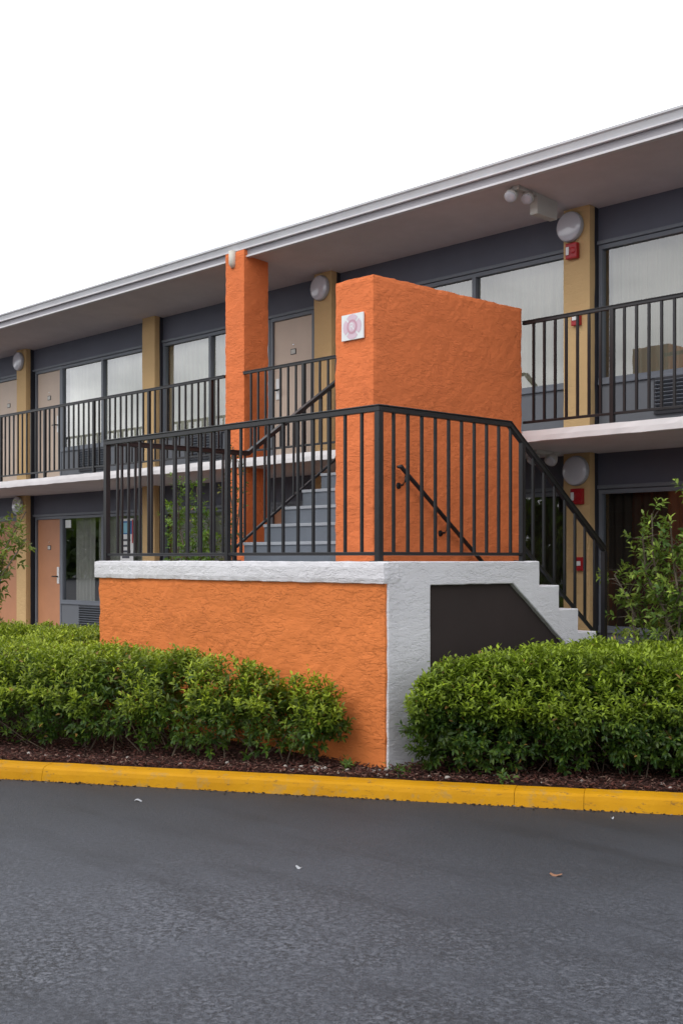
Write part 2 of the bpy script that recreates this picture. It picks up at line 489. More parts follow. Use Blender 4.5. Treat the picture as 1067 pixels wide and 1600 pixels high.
# ================================================================== MOTEL BUILDING
YW, YG = 11.075, 11.10           # wall face, glass plane
Z1, Z2, ZS, ZB, ZE = .07, 2.803, 5.443, 2.684, 5.65
XC, SP, CW = -7.828, 4.115, .35
YB, YE, YC = 9.71, 9.764, 10.91
XL_END, XR_END = XC - 6 * SP, XC + 2 * SP + CW
B = thing('motel_building', 'long two-storey motel block with open balcony, ochre piers and flat overhanging roof', 'building', (-12, 11.2, .07))

# shell
obj('rear_wall', MB().box(XL_END, XR_END, 17.0, 17.2, 0, ZE - .02), 'ochre', B)
obj('end_wall', MB().box(XL_END - .2, XL_END, YC, 17.2, 0, ZE - .02), 'ochre', B)
obj('end_wall', MB().box(XR_END, XR_END + .2, YC, 17.2, 0, ZE - .02), 'ochre', B)
obj('room_floor', MB().box(XL_END, XR_END, 11.41, 17.0, -.1, .06), 'floor', B)
obj('room_partition', MB().box(XL_END, XR_END, 12.6, 12.7, .06, ZS), 'interior', B)
# balcony slab and floor
obj('balcony_slab', stucco_box(XL_END, XR_END, YB, YB + .06, ZB, Z2 - .004, .12, .006, 5, .006), 'slab_white', B)
obj('balcony_floor', MB().box(XL_END, XR_END, YB + .062, 17.0, ZB + .06, Z2), 'floor', B)
obj('balcony_soffit', MB().prism([(YB + .062, ZB), (YW + .1, ZB - .032), (17.0, ZB - .032), (17.0, ZB + .055), (YB + .062, ZB + .055)], 'x', XL_END, XR_END), 'soffit', B)
# roof
rf = obj('roof', MB().box(XL_END - .4, XR_END + .4, YE + .16, 17.4, ZS + .03, ZE - .03), 'roof', B)
obj('roof_soffit', MB().prism([(YE + .08, ZS), (YW + .1, ZS - .09), (17.3, ZS - .09), (17.3, ZS + .028), (YE + .08, ZS + .028)], 'x', XL_END - .4, XR_END + .4), 'soffit', rf)
obj('fascia_board', MB().box(XL_END - .4, XR_END + .4, YE + .035, YE + .155, ZS + .002, ZS + .095), 'fascia_dark', rf)
obj('fascia_trim', MB().box(XL_END - .4, XR_END + .4, YE + .015, YE + .078, ZS - .016, ZS + .008), 'fascia_light', rf, bevel=.004)
gp = [(YE + .15, ZE - .01), (YE + .150, ZS + .098), (YE + .03, ZS + .098), (YE + .004, ZS + .112), (YE + .0, ZS + .13), (YE - .012, ZE - .035), (YE - .03, ZE - .022), (YE - .03, ZE)]
gp += [(YE - .02, ZE + .004), (YE + .05, ZE + .002)]
obj('gutter', MB().prism(gp, 'x', XL_END - .4, XR_END + .4), 'fascia', rf)
obj('gutter_lip', MB().box(XL_END - .4, XR_END + .4, YE - .010, YE + .028, ZS + .088, ZS + .106), 'fascia_light', rf, bevel=.005)

# ochre piers
for i in range(-2, 7):
    x = XC - SP * i
    for za, zb in ((Z1, ZB), (Z2, ZS)):
        obj('pier', stucco_box(x, x + CW, YC, YC + .10, za, zb, .12, .003, 5, .005), 'ochre', B)
        obj('pier_core', MB().box(x + .004, x + CW - .004, YC + .098, 11.6, za + .001, zb - .001), 'jamb', B)

# orange stucco column at the head of the stair
XP0, XP1, YP0, YP1 = -12.408, -12.012, 9.742, 10.16
c = obj('column', stucco_box(XP0, XP1, YP0, YP1, .06, ZS + .085, .05, .005, 9, .008), 'orange_pale', B)
c['label'] = 'orange stucco column at balcony edge beside the stair'
d = MB().tube([(XP0 + .17, YP0 - .012, ZS + .094), (XP0 + .17, YP0 - .012, ZS - .07), (XP0 + .17, YP0 + .01, ZS - .12)], [.05, .05, .035], 14)
obj('downspout', d, 'downspout', rf, smooth=True)

def shared_box(name, sx, sy, sz, mat, bevel=0):
    me = mesh_from(name, MB().box(-sx / 2, sx / 2, -sy / 2, sy / 2, -sz / 2, sz / 2), (0, 0, 0), bevel)
    me.materials.append(M[mat]); return me
louv_me = mesh_from('louver', MB().bar((-.40, 0, 0), (.40, 0, 0), .055, .008, (0, .6, .8)), (0, 0, 0)); louv_me.materials.append(M['slate_frame'])

def curtain_mb(x0, x1, y, z0, z1, amp=.032, wl=.115, seed=0):
    mb = MB(); n = max(6, int((x1 - x0) / .014)); rowz = [z0, z0 + (z1 - z0) * .33, z0 + (z1 - z0) * .66, z1]
    rr = random.Random(seed); ph = rr.uniform(0, 6)
    for i in range(n + 1):
        x = x0 + (x1 - x0) * i / n
        ww = noise.noise(Vector((x * 2.1, seed * 3.3, 0)))
        for j, z in enumerate(rowz):
            a = amp * (1 - .45 * j / 3)
            mb.v.append((x, y + a * math.sin(2 * math.pi * x / wl + ph + 2.2 * ww + .25 * j) + .012 * ww, z))
    for i in range(n):
        for j in range(3): mb.f.append((i * 4 + j, (i + 1) * 4 + j, (i + 1) * 4 + j + 1, i * 4 + j + 1))
    return mb

def window(x0, x1, mull, zs, zh, zbot, ac, upper, seed, cur=.14, curmat='sheer', gap=None):
    """x0..x1 glazed width, mull mullion centre, zs sill, zh head, zbot floor, ac = (x0,x1) of the grille"""
    w = link(bpy.data.objects.new('window', None), B, ((x0 + x1) / 2, YW, zs))
    fw = .045
    f = MB(); f.box(x0, x1, YW - .015, YW + .06, zh - fw, zh); f.box(x0, x1, YW - .02, YW + .06, zs, zs + fw)
    f.box(x0, x0 + fw, YW - .013, YW + .058, zs + fw, zh - fw); f.box(x1 - fw, x1, YW - .013, YW + .058, zs + fw, zh - fw)
    obj('frame', f, 'slate_frame', w)
    obj('mullion', MB().box(mull - .028, mull + .028, YW - .022, YW + .057, zs + fw, zh - fw), 'slate_frame', w)
    for a, b in ((x0 + fw, mull - .028), (mull + .028, x1 - fw)):
        obj('pane', MB().add([(a, YG, zs + fw), (b, YG, zs + fw), (b, YG, zh - fw), (a, YG, zh - fw)], [(0, 1, 2, 3)]), 'glass' if upper else 'glass_low', w)
    obj('sill_panel', MB().box(x0, x1, YW - .004, YW + .06, zbot, zs - .03), 'panel', w)
    obj('sill', MB().box(x0, x1, YW - .03, YW + .06, zs - .03, zs), 'slate_frame', w, bevel=.006)
    if gap:
        for k, (a, b) in enumerate(gap): obj('curtain', curtain_mb(a, b, YG + cur, zs - .1, zh + .05, seed=seed + k), curmat, w, smooth=True)
    else:
        obj('curtain', curtain_mb(x0 - .02, x1 + .02, YG + cur, zs - .1, zh + .05, seed=seed), curmat, w, smooth=True)
    if ac:
        a, b = ac; za, zb = zs - .385, zs - .06
        g = link(bpy.data.objects.new('air_conditioner_grille', None), B, ((a + b) / 2, YW - .02, za))
        fr = MB(); fr.box(a - .03, b + .03, YW - .03, YW - .006, zb, zb + .03); fr.box(a - .03, b + .03, YW - .03, YW - .006, za - .03, za)
        fr.box(a - .03, a, YW - .029, YW - .006, za, zb); fr.box(b, b + .03, YW - .029, YW - .006, za, zb)
        obj('grille_frame', fr, 'louver', g)
        obj('grille_back', MB().box(a, b, YW - .010, YW - .0065, za, zb), 'dark', g)
        n = 8
        for k in range(n):
            share('louver', louv_me, g, ((a + b) / 2, YW - .022, za + (k + .5) * (zb - za) / n))

def door(x0, x1, z0, zh, mat, hinge_left, num):
    dd = link(bpy.data.objects.new('door', None), B, ((x0 + x1) / 2, YW, z0))
    obj('leaf', MB().box(x0, x1, YW + .02, YW + .065, z0 + .02, zh - .012), mat, dd, bevel=.003)
    f = MB(); f.box(x0 - .05, x0 - .004, YW - .012, YW + .07, z0, zh + .04); f.box(x1 + .004, x1 + .05, YW - .012, YW + .07, z0, zh + .04)
    f.box(x0 - .004, x1 + .004, YW - .012, YW + .07, zh - .008, zh + .04)
    obj('frame', f, 'slate_frame', dd)
    xl = x1 - .085 if hinge_left else x0 + .085
    sgn = -1 if hinge_left else 1
    obj('lock_plate', MB().box(xl - .035, xl + .035, YW + .002, YW + .0195, z0 + .97, z0 + 1.27), 'white', dd, bevel=.004)
    h = MB().tube([(xl, YW + .01, z0 + 1.10), (xl, YW - .05, z0 + 1.10)], .012, 8); h.tube([(xl, YW - .045, z0 + 1.10), (xl + sgn * .12, YW - .05, z0 + 1.10)], .011, 8)
    obj('handle', h, 'dark', dd, smooth=True)
    xm = (x0 + x1) / 2
    obj('room_plate', MB().box(xm - .055, xm + .055, YW + .012, YW + .0195, z0 + 1.58, z0 + 1.66), 'dark', dd, bevel=.002)
    obj('room_plate_face', MB().box(xm - .045, xm + .045, YW + .009, YW + .0119, z0 + 1.59, z0 + 1.65), 'offwhite', dd)
    obj('peephole', MB().lathe((xm, YW + .02, z0 + 1.72), (0, -1, 0), [(.012, 0), (.012, .006), (.007, .008)], 12), 'chrome', dd)

seed = 1
for i in range(-1, 7):           # bay to the right of pier i
    xa = XC - SP * i + CW; xb = XC - SP * (i - 1)
    for upper in (0, 1):
        zb_, zh_, ztop = (Z1, 2.215, ZB) if not upper else (Z2, 4.905, ZS)
        zs_ = zb_ + (.632 if upper else .64)
        dm = 'door' if upper else 'door_low'
        # header
        obj('header_panel', MB().box(xa - .003, xb + .003, YW, YW + .08, zh_ + .04, ztop - .002), 'slate', B)
        obj('header_rail', MB().box(xa, xb, YW - .028, YW - .002, zh_ + .045, zh_ + .085), 'slate_frame', B, bevel=.004)
        seed += 3
        cur, cm, gp_ = .14, ('sheer' if upper else 'blind'), None
        if not upper and i in (0, 1): cm = 'drape_dark'
        if upper and i in (0, 1): cur, cm = .20, 'beige'
        if i % 2:   # door first, then window
            door(xa + .12, xa + .94, zb_, zh_, dm, True, i)
            if not upper and i == 3: gp_ = [(xa + 1.20, xa + 1.85), (xa + 1.97, xa + 3.75)]
            window(xa + .995, xb - .012, xa + 2.355, zs_, zh_ + .035, zb_, (xa + 1.64, xa + 2.42), upper, seed, cur, cm, gp_)
        else:       # window first, then door
            window(xa + .012, xa + 2.66, xa + 1.25, zs_, zh_ + .035, zb_, (xa + .74, xa + 1.52), upper, seed, cur, cm)
            door(xa + 2.722, xa + 3.55, zb_, zh_, dm, False, i)
            obj('wall_panel', MB().box(xa + 3.602, xb + .003, YW - .003, YW + .06, zb_, zh_ + .04), 'slate', B)

# ================================================================== STAIRCASE
X0, Y0, ZL, ZLB, XLE = -5.846, 6.031, 1.474, 1.313, -9.635
S = thing('staircase', 'orange and white stucco switchback staircase with a raised landing and dividing wall', 'staircase', (-7.7, 7.5, 0))
obj('base_wall', stucco_box(XLE + .045, X0 - .010, Y0, Y0 + .16, -.12, ZLB + .01, .055, .007, 7, .01), 'orange', S)
obj('side_wall', stucco_box(XLE + .045, XLE + .19, Y0 + .165, 7.75, -.12, ZLB + .01, .09, .006, 7, .01), 'orange', S)
obj('coping', stucco_box(XLE, X0 + .006, Y0 - .028, Y0 + .16, ZLB, ZL, .04, .0045, 8, .014), 'white_stucco', S)
obj('coping', stucco_box(XLE + .005, XLE + .19, Y0 + .162, 7.70, ZLB, ZL - .003, .06, .007, 8, .014), 'white_stucco', S)

# white side frame: post, band and stepped stringer
TR, RI = .27, .2007
outline = [(Y0 + .022, -.12), (6.503, -.12), (6.503, 1.300), (7.483, 1.300), (9.42, -.12), (9.95, -.12)]
y = 7.824 + TR * 6; z = ZL - RI * 7
outline += [(y + TR * .35, .06), (y + TR * .35, z + .001)]
for k in range(6, -1, -1):
    zz = ZL - RI * k
    yy = 7.824 + TR * k
    if k == 6: outline[-1] = (yy, .06); outline[-2] = (yy, -.12); outline[-3] = (9.42 if yy > 9.42 else yy - .02, -.12)
    outline.append((yy, zz))
    if k > 0: outline.append((yy - TR, zz))
outline += [(Y0 + .022, ZL)]
def wobble(poly, step=.05, amp=.006):
    out = []
    for a, b in zip(poly, poly[1:] + poly[:1]):
        L = math.hypot(b[0] - a[0], b[1] - a[1]); n = max(1, int(L / step))
        for i in range(n):
            t = i / n; p = (a[0] + (b[0] - a[0]) * t, a[1] + (b[1] - a[1]) * t)
            v = noise.noise_vector(Vector((p[0] * 9, p[1] * 9, 3)))
            out.append((p[0] + v.x * amp, p[1] + v.y * amp))
    return out
clean = []
for p in outline:
    if not clean or math.hypot(p[0] - clean[-1][0], p[1] - clean[-1][1]) > .004: clean.append(p)
obj('stringer', MB().prism(wobble(clean), 'x', X0 - .19, X0), 'white_stucco', S, bevel=.006, seg=1)
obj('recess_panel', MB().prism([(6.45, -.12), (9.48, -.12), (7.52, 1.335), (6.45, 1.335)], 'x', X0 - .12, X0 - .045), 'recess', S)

# landing floor, steps, dividing wall
XT, WT, YT, ZT = -7.465, .501, 7.537, 4.053
XTL = XT - WT
obj('landing_floor', MB().box(XLE + .19, X0 - .195, Y0 + .162, 7.72, ZL - .17, ZL - .006), 'step', S)
obj('dividing_wall', stucco_box(XTL, XT, YT, YB - .012, -.1, ZT, .045, .0055, 9, .012), 'orange_pale', S)
rise = (Z2 - (ZL - .006)) / 7
for k in range(7):
    ya = 7.70 + .27 * k; zt = ZL - .006 + rise * (k + 1)
    yb = ya + .29 if k < 6 else YB - .004
    st = obj('step', MB().box(XLE + .14, XTL - .004, ya, yb, zt - rise - .12, zt - .001), 'step', S, bevel=.006)
    obj('nosing', MB().box(XLE + .138, XTL - .003, ya - .012, ya + .035, zt - .028, zt + .003), 'nosing', st, bevel=.004)
for k in range(6):
    ya = 7.72 + TR * k + .10; zt = ZL - RI * (k + 1)
    st = obj('step', MB().box(XT + .003, X0 - .193, ya, ya + TR + .02, zt - RI - .10, zt), 'step', S, bevel=.006)

# emblem placard on the dividing wall
px0, px1, pz0, pz1 = -7.85, -7.568, 3.487, 3.722
pcx, pcz = (px0 + px1) / 2, (pz0 + pz1) / 2
sg = thing('emblem_placard', 'small white square placard with a faded pink cross emblem on the orange wall', 'sign', (pcx, YT - .02, pz0))
obj('plate', MB().box(px0, px1, YT - .024, YT - .008, pz0, pz1), 'signwhite', sg, bevel=.002)
def disc(cx, cz, r, y, n=28, ry=1): return MB().add([(cx + r * math.cos(2 * math.pi * k / n), y, cz + ry * r * math.sin(2 * math.pi * k / n)) for k in range(n)], [tuple(range(n))])
cross = MB()
for k in range(4):
    a0 = k * math.pi / 2; pts = []
    for rr_, aa in ((.035, -.62), (.106, -.70), (.112, -.35), (.114, 0), (.112, .35), (.106, .70), (.035, .62)):
        pts.append((pcx + rr_ * math.cos(a0 + aa) * 1.05, YT - .0262, pcz + rr_ * math.sin(a0 + aa)))
    cross.add(pts, [tuple(range(7))])
obj('cross_print', cross, 'palepink', sg)
obj('ring_print', disc(pcx, pcz, .066, YT - .0275), 'pink', sg)
obj('centre_print', disc(pcx, pcz, .046, YT - .0288), 'palepink', sg)
def letter(txt, size, x, y, z, mat, parent, name='letter'):
    cu = bpy.data.curves.new('txt', 'FONT'); cu.body = txt; cu.size = size; cu.align_x = 'CENTER'; cu.align_y = 'CENTER'
    to = bpy.data.objects.new('txt', cu); COL.objects.link(to); bpy.context.view_layer.update()
    me = bpy.data.meshes.new_from_object(to.evaluated_get(bpy.context.evaluated_depsgraph_get()))
    bpy.data.objects.remove(to, do_unlink=True)
    me.transform(Matrix.Translation(Vector((x, y, z)) - WL[parent.name]) @ Matrix.Rotation(math.pi / 2, 4, 'X'))
    me.materials.clear(); me.materials.append(M[mat])
    return link(bpy.data.objects.new(name, me), parent, WL[parent.name])
letter('R', .095, pcx, YT - .0301, pcz, 'signwhite', sg)

# ================================================================== RAILINGS
bal_cache = {}
plate_me = shared_box('base_plate', .10, .10, .008, 'iron', .002)
def baluster(parent, x, y, z0, z1, s=.020, name='baluster'):
    key = (round(z1 - z0, 3), s)
    if key not in bal_cache:
        me = mesh_from(name, MB().box(-s / 2, s / 2, -s / 2, s / 2, 0, z1 - z0), (0, 0, 0)); me.materials.append(M['iron']); bal_cache[key] = me
    b = share(name, bal_cache[key], parent, (x, y, z0))
    if name == 'post' and parent.name.startswith('stair') and z0 > ZL - .02:
        share('base_plate', plate_me, b, (x, y, z0 + .012))
    return b
def rail(parent, p, q, name='top_rail', w=.042, h=.040, cap=True):
    r = obj(name, MB().bar(p, q, w, h), 'iron', parent, bevel=.004, seg=1)
    if cap:
        dv = Vector((0, 0, h / 2 + .005))
        obj('rail_cap', MB().bar(Vector(p) + dv, Vector(q) + dv, w + .012, .010), 'iron', r, bevel=.002, seg=1)
    return r

ZR = 2.611; YR, XR = Y0 + .08, X0 - .148; XLR = -9.575
R1 = thing('stair_railing', 'black iron guard railing round the landing front and down the lower flight', 'railing', (XR, YR, ZL))
rail(R1, (XLR - .02, YR, ZR - .03), (XR + .02, YR, ZR - .03))
rail(R1, (XLR, YR, 1.532), (XR, YR, 1.532), 'bottom_rail', .026, .026, False)
for x in (XLR, -7.75, XR): baluster(R1, x, YR, ZL - .01, ZR - .05, .046 if x != -7.75 else .036, 'post')
for a, b in ((XLR, -7.75), (-7.75, XR)):
    for k in range(1, 10): baluster(R1, a + (b - a) * k / 10, YR, 1.545, ZR - .05)
YBK, SL = 7.625, .752
rail(R1, (XR, YR, ZR - .03), (XR, YBK, ZR - .03))
rail(R1, (XR, YR, 1.532), (XR, 7.785, 1.532), 'bottom_rail', .026, .026, False)
ye = 8.965
rail(R1, (XR, YBK - .01, ZR - .03), (XR, ye, ZR - .03 - SL * (ye - YBK)))
rail(R1, (XR, 7.79, 1.60), (XR, ye, 1.60 - .735 * (ye - 7.79)), 'bottom_rail', .026, .030, False)
baluster(R1, XR, 7.785, ZL - .01, ZR - .045 - SL * (7.785 - YBK), .040, 'post')
for k in range(1, 11):
    yy = YR + (7.785 - YR) * k / 11; top = ZR - .05 - max(0, SL * (yy - YBK)); baluster(R1, XR, yy, 1.545, top)
for k in range(1, 8):
    yy = 7.785 + (ye - 7.785) * k / 8
    baluster(R1, XR, yy, 1.61 - .735 * (yy - 7.79), ZR - .05 - SL * (yy - YBK))
baluster(R1, XR, ye, .35, ZR - .045 - SL * (ye - YBK), .040, 'post')

XS = XLE + .085
R2 = thing('stair_railing', 'black iron railing along the landing side rising with the upper flight to the balcony', 'railing', (XS, 7.0, ZL))
YK = 7.80
rail(R2, (XS, YR + .03, ZR - .03), (XS, YK, ZR - .03))
rail(R2, (XS, YK - .01, ZR - .03), (XS, YB, ZR - .03 + .69 * (YB - YK)))
rail(R2, (XS, YR + .03, 1.532), (XS, 7.62, 1.532), 'bottom_rail', .026, .026, False)
rail(R2, (XS, 7.62, 1.60), (XS, 9.06, 1.60 + .70 * 1.44), 'bottom_rail', .026, .028, False)
rail(R2, (XS, 9.055, 1.60 + .70 * 1.435), (XS, 9.13, 1.60 + .70 * 1.44 + .16), 'bottom_rail', .026, .028, False)
for k in range(1, 10):
    yy = YR + (7.62 - YR) * k / 10; baluster(R2, XS, yy, 1.545, ZR - .05)
baluster(R2, XS, 7.62, ZL - .01, ZR - .05, .036, 'post')
for k in range(1, 12):
    yy = 7.62 + .135 * k
    zb_ = 1.61 + .70 * (yy - 7.62) if yy < 9.1 else Z2 + .03
    baluster(R2, XS, yy, zb_, ZR - .05 + max(0, .69 * (yy - YK)))
# wall handrail on the dividing wall
hy0, hz0, hy1, hz1 = 7.78, 2.33, 9.45, 2.33 - .742 * 1.67
hr = tag(thing('handrail', 'short sloping black handrail fixed to the orange dividing wall', 'handrail', (XT + .08, 8.6, 1.6)))
obj('grab_bar', MB().tube([(XT + .085, hy0 - .015, hz0 - .004), (XT + .085, hy0 + .03, hz0), (XT + .085, hy0 + .06, hz0 - .025), (XT + .085, hy1, hz1)], [.012, .021, .021, .021], 10), 'iron', hr, smooth=True)
for t in (.055, .40, .8):
    yy, zz = hy0 + (hy1 - hy0) * t, hz0 + (hz1 - hz0) * t
    obj('bracket', MB().tube([(XT - .01, yy - .01, zz - .10), (XT + .05, yy - .005, zz - .095), (XT + .08, yy, zz - .065), (XT + .085, yy, zz - .01)], .010, 8), 'iron', hr, smooth=True)
    obj('bracket_plate', MB().lathe((XT - .004, yy - .01, zz - .10), (1, 0, 0), [(.03, 0), (.03, .012), (.015, .016)], 14), 'iron', hr)

ZBR = 3.925
def balcony_rail(xa, xb, label, post_phase, sp):
    r = thing('balcony_railing', label, 'railing', ((xa + xb) / 2, YB + .03, Z2), 'railings along the balcony edge')
    y = YB + .03
    rail(r, (xa, y, ZBR - .022), (xb, y, ZBR - .022), w=.036, h=.030)
    rail(r, (xa, y, Z2 + .085), (xb, y, Z2 + .085), 'bottom_rail', .028, .026, False)
    n = int(round((xb - xa) / sp))
    for k in range(n + 1):
        x = xa + (xb - xa) * k / n
        if k % 10 == post_phase % 10: baluster(r, x, y, Z2 - .01, ZBR - .035, .042, 'post')
        elif 0 < k < n: baluster(r, x, y, Z2 + .09, ZBR - .035, .023)
    return r
balcony_rail(XP0 - 116 * .146, XP0, 'long black iron balcony railing ending at the orange column', 4, .146)
balcony_rail(XP1, XLE + .1, 'short black iron balcony railing between the orange column and the stair', 8, .146)
balcony_rail(XT - .02, XT + 55 * .133, 'black iron balcony railing starting at the orange dividing wall', 8, .133)

# ================================================================== FIXTURES ON THE FACADE
def wall_lamp(x, z, label, r=.185):
    t = thing('wall_lamp', label, 'lamp', (x, YC - .002, z), 'round white lamps on the piers')
    obj('lamp_base', MB().lathe((x, YC - .002, z), (0, -1, 0), [(r * .9, 0), (r * 1.0, .01), (r * 1.0, .035), (r * .97, .045)], 36), 'lampring', t, smooth=False)
    obj('diffuser', MB().lathe((x, YC - .046, z), (0, -1, 0), [(r * .965, 0), (r * .955, .014), (r * .90, .024), (r * .72, .034), (r * .4, .041), (r * .05, .043)], 36), 'lamp', t, smooth=True)
wall_lamp(-7.716, 5.165, 'round white lamp above a red strobe on the upper floor pier', .168)
wall_lamp(-7.64, 2.462, 'round white lamp above a red strobe on the ground floor pier', .165)
wall_lamp(-11.79, 5.16, 'round white lamp on the upper pier beside the stair column and tan door', .17)
wall_lamp(-20.04, 5.155, 'round white lamp high on the upper pier between two tan doors', .17)
wall_lamp(-20.07, 2.472, 'round white lamp on the ground floor pier between two brown doors', .17)

def strobe(x, z, label):
    t = thing('fire_alarm', label, 'fire alarm', (x, YC - .002, z), 'red fire alarm strobes')
    obj('housing', MB().box(x - .075, x + .075, YC - .065, YC - .002, z - .088, z + .088), 'red', t, bevel=.016)
    obj('strobe_lens', MB().box(x - .06, x - .02, YC - .078, YC - .066, z - .045, z + .045), 'white', t, bevel=.008)
    obj('sounder', MB().lathe((x + .025, YC - .064, z), (0, -1, 0), [(.036, 0), (.036, .008), (.02, .012)], 16), 'red', t)
strobe(-7.682, 4.89, 'red fire alarm strobe under the upper pier lamp')
strobe(-7.618, 2.178, 'red fire alarm strobe under the ground floor pier lamp')
def pull(x, z, label):
    t = thing('pull_station', label, 'fire alarm', (x, YC - .002, z), 'red fire pull stations')
    obj('housing', MB().box(x - .055, x + .055, YC - .05, YC - .002, z - .075, z + .075), 'red', t, bevel=.008)
    obj('pull_handle', MB().box(x - .035, x + .035, YC - .062, YC - .051, z - .02, z + .03), 'white', t, bevel=.004)
pull(-7.635, 4.137, 'red manual fire pull station behind the upper balcony railing')
pull(-7.597, 1.436, 'red manual fire pull station low on the ground floor pier')

def emergency_light(x, y, zc, label, boxed=True):
    t = thing('emergency_light', label, 'lamp', (x, y, zc), 'emergency lights under the soffits')
    if boxed: obj('battery_box', MB().box(x - .05, x + .05, y + .30, y + .66, zc - .25, zc - .002), 'offwhite', t, bevel=.012)
    obj('mounting_arm', MB().box(x - .045, x + .045, y - .02, y + (.30 if boxed else .42), zc - .055, zc - .002), 'offwhite', t, bevel=.008)
    for dy, dx in ((-.02, -.05), (.17, .02)) if boxed else ((.02, -.03), (.26, .03)):
        ax = Vector((.15, -.75, -.65)).normalized(); cpt = Vector((x + dx, y + dy, zc - .105))
        h = obj('lamp_head', MB().lathe(cpt + ax * -.02, ax, [(.03, -.06), (.058, -.03), (.07, .02), (.07, .05)], 20), 'offwhite', t, smooth=True)
        obj('lens', MB().lathe(cpt + ax * .031, ax, [(.064, 0), (.058, .010), (.02, .016)], 20), 'lamp', h, smooth=True)
emergency_light(-7.76, 9.98, ZS, 'twin-head emergency light on the roof soffit above the upper balcony')
emergency_light(-7.80, 10.35, ZB, 'twin-head emergency light under the balcony slab near the ground floor pier', False)

# printed notices on the ground floor glass
st = thing('window_notice', 'small white square notice stuck inside the ground floor window by the brown door', 'notice', (-18.64, YG - .006, 2.08))
obj('sheet', MB().box(-18.735, -18.55, YG - .007, YG - .004, 2.04, 2.18), 'signwhite', st)
qx = -16.96
ps = thing('poster', 'tall blue and white poster on the ground floor window beside the pier', 'poster', (qx + .19, YG - .006, 1.4))
obj('sheet', MB().box(qx, qx + .38, YG - .010, YG - .005, 1.36, 2.16), 'white', ps)
obj('blue_block', MB().box(qx - .002, qx + .382, YG - .0125, YG - .0102, 1.90, 2.12), 'blue', ps)
obj('pale_block', MB().box(qx + .06, qx + .24, YG - .0145, YG - .0127, 1.92, 2.09), 'lightblue', ps)
obj('red_edge', MB().box(qx + .35, qx + .384, YG - .0160, YG - .0148, 1.75, 2.14), 'print_red', ps)
for k in range(4):
    zz = 1.80 - .095 * k
    obj('text_line', MB().box(qx + .05, qx + .30 - .03 * (k % 2), YG - .0125, YG - .0102, zz - .018, zz + .018), 'print_dark', ps)

# ================================================================== VEGETATION
LEAF = np.array([[0, 0, 0], [.42, .21, .05], [.42, 0, -.015], [.42, -.21, .05], [.78, .12, .0], [.78, 0, -.05], [.78, -.12, .0], [1.0, 0, -.12]], np.float32)
LFACE = np.array([[0, 2, 1], [0, 3, 2], [1, 2, 5], [1, 5, 4], [2, 3, 6], [2, 6, 5], [4, 5, 7], [5, 6, 7]], np.int32)
def unit(a): return a / np.maximum(np.linalg.norm(a, axis=-1, keepdims=True), 1e-6)
def leaves_at(P, A, Nn, size, col):
    """P base, A leaf axis, Nn approximate leaf normal, size (n,), col (n,3)"""
    A = unit(A); S_ = unit(np.cross(Nn, A)); U = np.cross(A, S_)
    n = len(P); w = rng.uniform(.85, 1.15, (n, 1)).astype(np.float32)
    L = LEAF[None] * size[:, None, None]
    curl = rng.uniform(.4, 2.2, (n, 1, 1))
    V = P[:, None] + L[:, :, 0:1] * A[:, None] + (L[:, :, 1:2] * w[:, :, None]) * S_[:, None] + (L[:, :, 2:3] * curl) * U[:, None]
    F = LFACE[None] + (np.arange(n) * 8)[:, None, None]
    C = np.repeat(col[:, None], 8, 1)
    return V.reshape(-1, 3), F.reshape(-1, 3), C.reshape(-1, 3)
def sprigs(P, A, L, nl, lsize, c_old, c_new, tipw):
    """P root, A axis of shoots; leaves in opposite rows along each shoot, newest at the tip"""
    n = len(P); A = unit(A)
    R_ = unit(np.cross(A, rng.normal(size=(n, 3)))); Q = np.cross(A, R_)
    PP, AA, NN, SS, CC = [], [], [], [], []
    shade = rng.uniform(.62, 1.32, (n, 1))
    for k in range(nl):
        f = (k + .6) / nl
        ang = k * 2.4 + rng.normal(0, .35, n)
        side = R_ * np.cos(ang)[:, None] + Q * np.sin(ang)[:, None]
        open_ = .95 - .45 * f
        ax = A * (1 - open_ * .55) + side * open_ + np.array([0, 0, -.16])
        PP.append(P + A * (L * f)[:, None] + rng.normal(0, .003, (n, 3)))
        AA.append(ax); NN.append(A + side * .1 + np.array([0, 0, .55]) + rng.normal(0, .22, (n, 3)))
        SS.append(lsize * rng.uniform(.75, 1.2, n) * (1.08 - .35 * f * f))
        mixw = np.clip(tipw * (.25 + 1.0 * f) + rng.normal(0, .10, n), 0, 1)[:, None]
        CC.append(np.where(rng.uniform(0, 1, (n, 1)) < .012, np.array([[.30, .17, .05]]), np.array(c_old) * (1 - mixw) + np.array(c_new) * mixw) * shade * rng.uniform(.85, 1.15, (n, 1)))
    return leaves_at(np.concatenate(PP), np.concatenate(AA), np.concatenate(NN), np.concatenate(SS), np.concatenate(CC))

def in_poly(P, poly):
    x, y = P[:, 0], P[:, 1]; r = np.zeros(len(P), bool); n = len(poly)
    for i in range(n):
        (x0, y0), (x1, y1) = poly[i], poly[(i + 1) % n]
        c_ = ((y0 > y) != (y1 > y)) & (x < (x1 - x0) * (y - y0) / (y1 - y0 + 1e-12) + x0); r ^= c_
    return r
def poly_dist(P, poly):
    best = np.full(len(P), 9.0); dirn = np.zeros((len(P), 2))
    n = len(poly)
    for i in range(n):
        a = np.array(poly[i]); b = np.array(poly[(i + 1) % n]); ab = b - a
        t = np.clip(((P - a) @ ab) / (ab @ ab), 0, 1); q = a + t[:, None] * ab; v = q - P; d_ = np.linalg.norm(v, axis=1)
        m = d_ < best; best[m] = d_[m]; dirn[m] = v[m]
    return best, unit(dirn)
def nz(x, y, s, o): return np.array([noise.noise(Vector((a * s, b * s, o))) for a, b in zip(x, y)])

